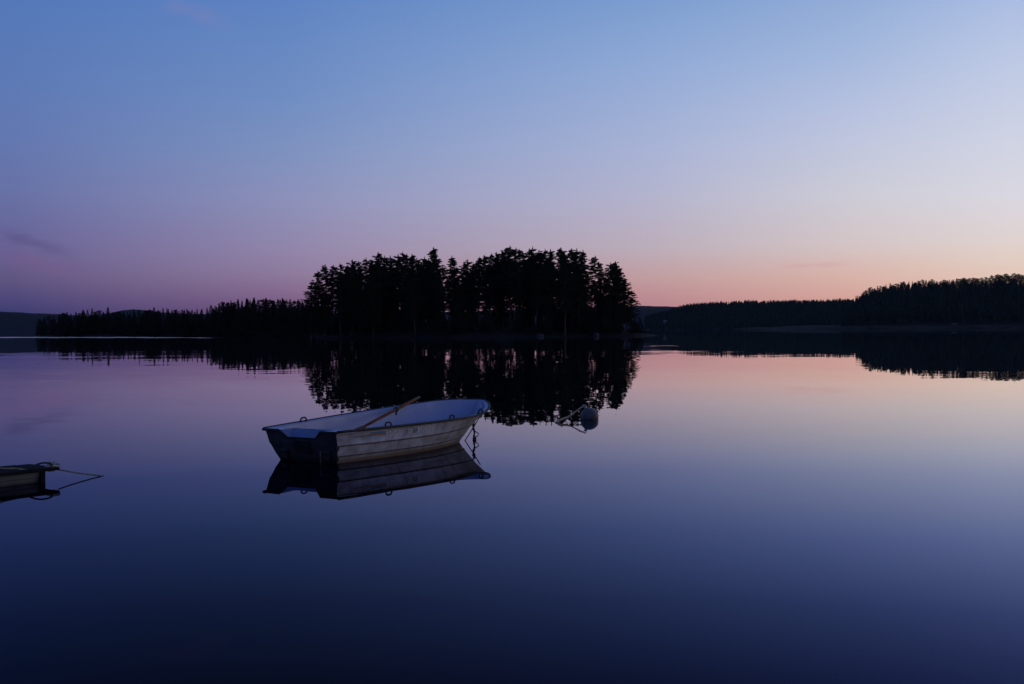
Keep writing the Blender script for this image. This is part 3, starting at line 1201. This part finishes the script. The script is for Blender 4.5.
rim_o, rim_i = rim_line(.026, .012), rim_line(-.052, .010)
rim_ob, rim_ib = rim_line(.026, -.014), rim_line(-.050, -.02)
rb_ = MB()
rb_.grid([rim_o, rim_i, rim_ib])
rb_.grid([rim_ob, rim_o])
rb_.grid([rim_line(-.02, -.016), rim_ob])
rim = rb_.build('gunwale_flange', M['liner'], boat, smooth=True)
# stern deck strips each side of the notch
for s in (1, -1):
    q = MB()
    e = [(-.03, s * NB, .408), (-.03, s * .625, .408), (.30, s * .66, .409), (.30, s * (NB + .06), .404)]
    q.add(e, [(0, 1, 2, 3)])
    q.add([(x, y, z - .03) for x, y, z in e], [(3, 2, 1, 0)])
    b = len(q.v) - 8
    for i in range(4):
        j = (i + 1) % 4
        q.f.append((b + i, b + j, b + 4 + j, b + 4 + i))
    q.build('stern_corner', M['liner'], boat)
# dark rub rail all round the outside
q = MB()
q.tube([p + Vector((0, 0, .001)) for p in rim_line(.030, .007)], .018, 7)
rail = q.build('rub_rail', M['rubber'], boat, smooth=True)
q = MB()
for s in (1, -1):
    q.tube([(-.038, s * .632, .398), (-.036, s * NB, .398)], .017, 7)
    q.tube([(-.036, s * NB, .398), tr_pt(s * (NB - NI), NZ + .004) + Vector((0, 0, 0))], .010, 7)
q.tube([tr_pt(NB - NI, NZ + .004), tr_pt(-NB + NI, NZ + .004)], .010, 7)
q.build('transom_edging', M['rubber'], transom, smooth=True)

# inner liner: the hull surface set inwards, closed by a floor
def inner(t, lev, side, inset):
    p = hull_pt(t, lev, side)
    p.y -= side * min(inset, abs(p.y) * .9)
    p.x = p.x - .055 * t ** 3 + (.05 if t < .03 else 0)
    return p


ib = MB()
for side in (1, -1):
    rows = []
    for t in TS:
        g = inner(t, 0, side, .05)
        a0 = Vector((g.x, g.y, g.z + .010))
        l1, l2, l3 = inner(t, 1, side, .05), inner(t, 2, side, .05), inner(t, 3, side, .06)
        l3.z = max(l3.z, .05)
        rows.append([a0, g.lerp(l1, .3), l1, l2, l3, Vector((l3.x, 0, .05))])
    ib.grid(rows, flip=(side < 0))
ib.build('liner', M['liner'], boat, smooth=True)


def thwart(x0, x1, z, name):
    q = MB()
    rows = [[], []]
    for i in range(2):
        pass
    top, bot = [], []
    for x in (x0, x1):
        t = x / 3.9
        wv = abs(inner(t, 2, 1, .05).y) * .99
        top.append([Vector((x, -wv, z)), Vector((x, wv, z))])
    v = [top[0][0], top[1][0], top[1][1], top[0][1]]
    v += [p - Vector((0, 0, .04)) for p in v]
    q.add(v, [(0, 1, 2, 3), (7, 6, 5, 4), (0, 4, 5, 1), (1, 5, 6, 2), (2, 6, 7, 3), (3, 7, 4, 0)])
    q.build(name, M['liner'], boat, bevel=.015)


thwart(.32, 1.0, .27, 'stern_seat')
thwart(1.72, 2.05, .25, 'thwart')
thwart(2.95, 3.3, .26, 'bow_seat')


# black grab loops on the rim
def loop(t, side, ln=.115, ht=.055):
    p = hull_pt(t, 0, side)
    d = (hull_pt(min(1, t + .02), 0, side) - hull_pt(t - .02, 0, side)).normalized()
    p.z += .012
    p.y -= side * .005
    pts = []
    for i in range(11):
        a = math.pi * i / 10
        cx = -math.cos(a)
        pts.append(p + d * (math.copysign(abs(cx) ** .6, cx) * ln / 2) + Vector((0, 0, ht * math.sin(a) ** .55)))
    q = MB()
    q.tube(pts, .0115, 7)
    for s in (-1, 1):
        q.box(p + d * (s * ln / 2) + Vector((0, 0, .003)), (.05, .03, .012), Matrix.Rotation(math.atan2(d.y, d.x), 3, 'Z'))
    q.build('grab_loop', M['rubber'], boat, smooth=False)


for t, s in ((.243, -1), (.61, -1), (.845, -1), (.192, 1)):
    loop(t, s)


# marks on the starboard side
def side_pt(x, z, out=.004):
    """point on the upper strake of the starboard side at boat x and height z"""
    best = None
    t = x / 3.9
    for _ in range(6):
        a, b = hull_pt(t, 1, -1, .010), hull_pt(t, 0, -1)
        f = (z - a.z) / (b.z - a.z)
        p = a.lerp(b, f)
        t += (x - p.x) / 3.9
    return p + Vector((0, -out, 0))


def decal(name, x0, x1, z0, z1, mat, n=4, out=.004):
    q = MB()
    q.grid([[side_pt(x0 + (x1 - x0) * i / n, z0, out) for i in range(n + 1)], [side_pt(x0 + (x1 - x0) * i / n, z1, out) for i in range(n + 1)]], flip=False)
    return q.build(name, mat, hull)


decal('stripe', .60, .89, .340, .362, M['sticker_blue'])
decal('stripe', .60, .89, .312, .3385, M['sticker_orange'])
decal('stripe', .60, .89, .284, .3105, M['sticker_pale'])
decal('stripe', .30, .595, .318, .327, M['letter_dark'])


def strokes(name, segs, mat):
    q = MB()
    for (x0, z0, x1, z1, wd) in segs:
        dx, dz = x1 - x0, z1 - z0
        l_ = math.hypot(dx, dz)
        nx, nz_ = -dz / l_ * wd / 2, dx / l_ * wd / 2
        q.add([side_pt(x0 + nx, z0 + nz_), side_pt(x1 + nx, z1 + nz_), side_pt(x1 - nx, z1 - nz_), side_pt(x0 - nx, z0 - nz_)], [(0, 1, 2, 3)])
    return q.build(name, mat, hull)


rr = random.Random(12)
seg = []
x = .92
for i in range(9):      # first, evenly lettered word: worn, unreadable
    zt, zb = .355, .292
    seg.append((x, zb, x + .004, zt, .011))
    if i % 2 == 0:
        seg.append((x, zb + .004, x + .025, zb + .004, .010))
    if i % 3 == 1:
        seg.append((x, zt - .006, x + .026, zt - .006, .010))
    x += .034
strokes('lettering', seg, M['letter'])
seg, seg2 = [], []
x = 1.30
for i in range(9):
    zt, zb = .35 + .004 * (i % 2), .30
    tgt = seg2 if i in (0, 3, 4) else seg
    tgt.append((x, zb, x + rr.uniform(-.01, .02), zt, .011))
    tgt.append((x, zt, x + .03, zt - rr.uniform(0, .03), .010))
    if i % 2:
        tgt.append((x + .005, zb, x + .035, zb + rr.uniform(0, .02), .010))
    x += .055
strokes('lettering', seg, M['letter'])
strokes('lettering', seg2, M['letter_dark'])

# bow eye, mooring line and the knotted line hanging from the stem
q = MB()
eye = Vector((3.74, 0, .27))
q.tube([eye + Vector((.03 + .028 * math.cos(a), .0, .028 * math.sin(a))) for a in [2 * math.pi * i / 12 for i in range(12)]], .006, 6, closed=True)
q.build('bow_eye', M['galv'], boat)


def b2w(p):
    return B_O + Matrix.Rotation(B_A, 3, 'Z') @ Vector(p)


def rope_pts(a, b, sag, n=14):
    return [Vector(a).lerp(Vector(b), i / n) - Vector((0, 0, sag * 4 * (i / n) * (1 - i / n))) for i in range(n + 1)]


# taut mooring line from the rim down into the water beside the stem
a_ = at(480.2, 416.0, 19.05)
e_ = on_water(462.8, 440.6)
q = MB()
q.tube(rope_pts(a_, e_ - Vector((0, 0, .05)) + (e_ - a_) * .03, .006), .0075, 6)
o = q.build('mooring_line', M['dark_rope'])
tag(o, 'thin taut dark line slanting from the bow of the white rowing boat into the water', 'rope')
# hanging knotted line
Yh = b2w((3.8, 0, 0)).y
pa = at(473.2, 421.0, Yh)
pz = at(474.8, 440.0, Yh)
q = MB()
pts = []
for i in range(19):
    t = i / 18
    p = pa.lerp(Vector((pz.x, pz.y, -.04)), t)
    p.x += .006 * math.sin(t * 15)
    p.y += .006 * math.cos(t * 17)
    pts.append(p)
q.tube(pts, [.012 + .007 * max(0, math.sin(t * 1.6)) for t in range(19)], 7)
for i, rad in ((3, .026), (7, .02), (15, .028)):
    c0 = pts[i]
    q.tube([c0 + Vector((.6 * rad * math.cos(a), .6 * rad * math.sin(a), rad * .35 * math.sin(2 * a))) for a in [2 * math.pi * j / 10 for j in range(10)]], rad * .55, 6, closed=True)
# small bight standing out to one side
q.tube([pts[8], at(478.8, 433.8, Yh), at(477.6, 436.0, Yh), pts[14]], .007, 6)
o = q.build('knotted_rope', M['dark_rope'])
tag(o, 'dark knotted rope with a small loop hanging from the bow of the white rowing boat', 'rope')

# oar lying across the boat
p0, p2 = at(363, 427, 17.1), at(419.6, 397.0, 19.1)
d = (p2 - p0).normalized()
p_low = p0 - d * .42
oar = empty('oar', p_low)
tag(oar, 'reddish brown wooden oar propped over the side inside the white rowing boat', 'oar')
oar.rotation_mode = 'QUATERNION'
oar.rotation_quaternion = d.to_track_quat('Z', 'Y')
Lo = (p2 - p_low).length
q = MB()
q.tube([(0, 0, .5), (0, 0, .8), (0, 0, 1.6), (0, 0, Lo - .2)], [.017, .021, .023, .021], 10)
q.build('shaft', M['oar_wood'], oar, smooth=True)
q = MB()
q.tube([(0, 0, Lo - .2), (0, 0, Lo - .18), (0, 0, Lo - .03), (0, 0, Lo)], [.021, .0165, .018, .014], 10)
q.build('grip', M['oar_grip'], oar, smooth=True)
q = MB()
bl = [(.0, .016), (.04, .045), (.2, .062), (.4, .05), (.55, .018)]
q.grid([[(-w_, -.006, z) for z, w_ in bl], [(0, -.014, z) for z, w_ in bl], [(w_, -.006, z) for z, w_ in bl], [(w_, .006, z) for z, w_ in bl], [(0, .014, z) for z, w_ in bl],
        [(-w_, .006, z) for z, w_ in bl], [(-w_, -.006, z) for z, w_ in bl]])
q.build('blade', M['oar_wood'], oar)
fr_ = .56
zc = .42 + (Lo - .42) * fr_
q = MB()
q.tube([(0, 0, zc - .05), (0, 0, zc - .045), (0, 0, zc + .045), (0, 0, zc + .05)], [.025, .029, .029, .025], 12)
q.tube([(0, 0, zc - .012), (0, 0, zc + .012)], [.038, .038], 12)
q.box((0.0, -.045, zc - .01), (.02, .07, .02))
q.build('collar', M['rubber'], oar)

# ------------------------------------------------------------------ mooring buoy
bw = on_water(589.5, 418.8)
M['buoy'] = new_mat('buoy_plastic', rough=.5, spec=.4)
noisy(M['buoy'], (.098, .086, .078), (.022, .02, .019), 6, 5, lo=.45, hi=.72)
buoy = empty('mooring_buoy', bw)
tag(buoy, 'round grey mooring buoy floating alone right of the rowing boat', 'buoy')
q = MB()
RB, ZC = .168, .035
rows = []
ax = Vector((-.42, 0, 1)).normalized()
bx = Vector((1, 0, .42)).normalized()
by = ax.cross(bx)
for i in range(21):
    a = math.pi * i / 20
    rad = RB * math.sin(a)
    zz_ = RB * math.cos(a)
    if a < .3:
        zz_ += .014 * (1 - a / .3)
    if abs(a - math.pi / 2) < .09:
        rad += .005
    rows.append([Vector((0, 0, ZC)) + ax * zz_ + (bx * math.cos(t) + by * math.sin(t)) * rad for t in [2 * math.pi * j / 32 for j in range(33)]])
q.grid(rows)
q.build('float', M['buoy'], buoy, smooth=True)
topb = Vector((0, 0, ZC)) + ax * (RB + .01)
q = MB()
q.tube([topb + ax * -.02, topb + ax * .025], [.028, .022], 10)
q.tube([topb + ax * .04 + (ax * math.sin(a) + bx * math.cos(a)) * .026 for a in [2 * math.pi * i / 14 for i in range(14)]], .006, 6, closed=True)
q.build('eyelet', M['galv'], buoy)
ring = bw + topb + ax * .05
we = on_water(556.2, 422.6)
q = MB()
pts = [ring + Vector((-.0, -.0, .0))]
for i in range(1, 15):
    t = i / 14
    p = ring.lerp(we, t)
    p.z += -.014 * 4 * t * (1 - t) + .012 * math.sin(t * 9)
    p.z = max(p.z, -.02 if t > .95 else .004)
    pts.append(p)
pts.append(we + Vector((-.03, .02, -.06)))
q.tube(pts, [.012] * 8 + [.015, .017, .019, .021, .022, .022, .022, .022], 7)
o = q.build('buoy_rope', M['rope_pale'])
tag(o, 'weathered tan rope sloping from the top of the round buoy into the water', 'rope')

# ------------------------------------------------------------------ the moored boat cut by the left edge
e0 = on_water(44, 482.0)
dirb = Vector((e0.x, e0.y, 0)) - Vector((on_water(0, 486.9).x, on_water(0, 486.9).y, 0))
dirb.normalize()
ang = math.atan2(dirb.y, dirb.x)
sk = empty('skiff', (e0.x, e0.y, 0), ang)
tag(sk, 'low dark boat with a flat overhanging bow, half cut off at the left edge', 'boat')
# local frame: x towards the bow end (0 at its waterline), y to port, hull from y=0 (starboard side) to y=1.1
M['skiff_side'] = dirt_mat('skiff_side', (.13, .125, .12), (.075, .07, .065), (.04, .035, .026), .6, .3, 3.0, (.03, .07))
M['skiff_dark'] = new_mat('skiff_dark_paint', rough=.95, spec=.05)
noisy(M['skiff_dark'], (.010, .010, .012), (.022, .021, .022), 5, 5)
Lk, Wk = 3.6, .58


def sk_w(x):
    t = -x / Lk
    return .07 * math.sin(math.pi * min(1, t * 1.2 + .02))


xs_ = np.linspace(-Lk, 0, 30)
q = MB()
for side in (0, 1):
    y0 = 0 if side == 0 else Wk
    sg = -1 if side == 0 else 1
    rows = []
    for x in xs_:
        o_ = sk_w(x) * sg
        rows.append([Vector((x, y0 + o_, .125)), Vector((x, y0 + o_ * .9 + (-sg) * .008, .060)), Vector((x, y0 + o_ * .9 + (-sg) * .022, .056)), Vector((x, y0 + o_ * .8 + (-sg) * .03, -.02)),
                     Vector((x - .02, y0 + (-sg) * .15, -.14))])
    q.grid(rows, flip=(side == 1))
shell = q.build('hull', M['skiff_side'], sk)
q = MB()
q.add([(.004, -.01, .125), (.004, Wk + .01, .125), (.004, Wk - .02, -.1), (.004, .02, -.1), (-Lk, -.0, .125), (-Lk, Wk, .125), (-Lk, Wk, -.1), (-Lk, 0, -.1)],
      [(0, 1, 2, 3), (7, 6, 5, 4)])
q.build('end_board', M['skiff_dark'], sk)
for yy in (-.012, Wk + .012):
    q = MB()
    q.box((-.03, yy, .05), (.055, .05, .15))
    q.build('corner_post', M['skiff_dark'], sk, bevel=.006)
# thick dark gunwale rising a little aft, and the flat bow board
q = MB()
for side in (0, 1):
    y0 = 0 if side == 0 else Wk
    sg = -1 if side == 0 else 1
    rr_ = []
    for x in np.linspace(-Lk, .02, 26):
        yo = y0 + sg * (sk_w(x) + .02)
        yi = y0 - sg * .07
        zt = .152 + .006 * min(1, max(0, -x) / 1.2)
        zb = .118
        rr_.append([Vector((x, yo, zb)), Vector((x, yo, zt)), Vector((x, yi, zt)), Vector((x, yi, zb)), Vector((x, yo, zb))])
    q.grid(rr_, flip=(side == 1))
q.build('gunwale', M['skiff_dark'], sk)
q = MB()
q.box((-.02, Wk / 2, .133), (.43, Wk + .02, .035))
q.box((-.36, Wk / 2, .138), (.26, Wk - .10, .025))
q.build('bow_board', M['skiff_dark'], sk, bevel=.008)
q = MB()
q.add([(-Lk, .06, .0), (-.25, .06, .0), (-.25, Wk - .06, .0), (-Lk, Wk - .06, .0)], [(0, 1, 2, 3)])
q.build('floor', M['skiff_dark'], sk)
for xx in (-1.3, -2.4):
    q = MB()
    q.box((xx, Wk / 2, .12), (.26, Wk - .10, .03))
    q.build('thwart', M['skiff_dark'], sk)


def sk_at(px, py, ly=None):
    """world point at a pixel on the vertical plane through the skiff's near side"""
    dd = ray(px, py)
    nrm = Vector((-dirb.y, dirb.x, 0))
    base = Vector((e0.x, e0.y, 0)) + nrm * (ly or .05)
    o_ = Vector((0, 0, CAM_H))
    k = nrm.dot(base - o_) / nrm.dot(dd)
    return o_ + dd * k


def w2s(p):
    return Matrix.Rotation(-ang, 3, 'Z') @ (p - Vector((e0.x, e0.y, 0)))


# black hose-like grab bow over the foredeck
q = MB()
arc = [(27, 471.0), (30, 468.0), (35, 465.3), (40, 463.5), (45, 462.8), (50, 463.1), (53.5, 465.5), (55.5, 469)]
q.tube([w2s(sk_at(x_, y_)) for x_, y_ in arc], .011, 7)
q.build('grab_hoop', M['rubber'], sk, smooth=True)
# knotted bundle of pale rope on the bow board
knot = w2s(sk_at(52.0, 468.5, .09))
M['pale_rope'] = new_mat('pale_rope', rough=.95, spec=.1)
noisy(M['pale_rope'], (.3, .27, .21), (.5, .46, .38), 30, 3)
q = MB()
rk = random.Random(4)
for i in range(9):
    cx = knot + Vector((rk.uniform(-.05, .05), rk.uniform(-.04, .04), .007 * i - .004))
    r1 = rk.uniform(.02, .042)
    tilt = rk.uniform(-.5, .5)
    q.tube([cx + Vector((r1 * math.cos(a), r1 * math.sin(a) * math.cos(tilt), r1 * .55 * math.sin(a + tilt))) for a in [2 * math.pi * j / 14 for j in range(14)]], .0105, 6, closed=True)
o = q.build('rope_bundle', M['pale_rope'])
o.location = sk.location
o.rotation_euler = sk.rotation_euler
tag(o, 'knotted bundle of pale rope on the bow of the low dark boat', 'rope')
# mooring line out to the water
q = MB()
a_ = sk_at(58.3, 469.4, .09)
e_ = on_water(103.6, 475.9)
lp = rope_pts(a_, e_, .008)
lp.append(e_ + (e_ - a_) * .05 - Vector((0, 0, .06)))
q.tube(lp, .0085, 6)
o = q.build('mooring_line', M['rope'])
tag(o, 'thin mooring line running out from the bow of the low dark boat into the water', 'rope')
# pale line lying along the near gunwale
q = MB()
q.tube([sk_at(-4, 467.4, .1), sk_at(4, 468.6, .1), sk_at(14, 468.4, .1), sk_at(24, 469.6, .1), sk_at(29, 470.2, .1)], .008, 6)
o = q.build('deck_line', M['rope'])
tag(o, 'slack pale line lying along the side of the low dark boat', 'rope')

# ------------------------------------------------------------------ thin evening haze over the lake
hz = bpy.data.materials.new('haze')
hz.use_nodes = True
ht = hz.node_tree
ht.nodes.clear()
pv = ht.nodes.new('ShaderNodeVolumePrincipled')
pv.inputs['Color'].default_value = (.62, .72, .95, 1)
pv.inputs['Density'].default_value = 1.2e-5
ho = ht.nodes.new('ShaderNodeOutputMaterial')
ht.links.new(pv.outputs[0], ho.inputs['Volume'])
q = MB()
q.box((0, 2600, 75), (13400, 8600, 158))
tag(q.build('haze', hz), 'thin blue evening haze over the lake', 'haze', kind='stuff')
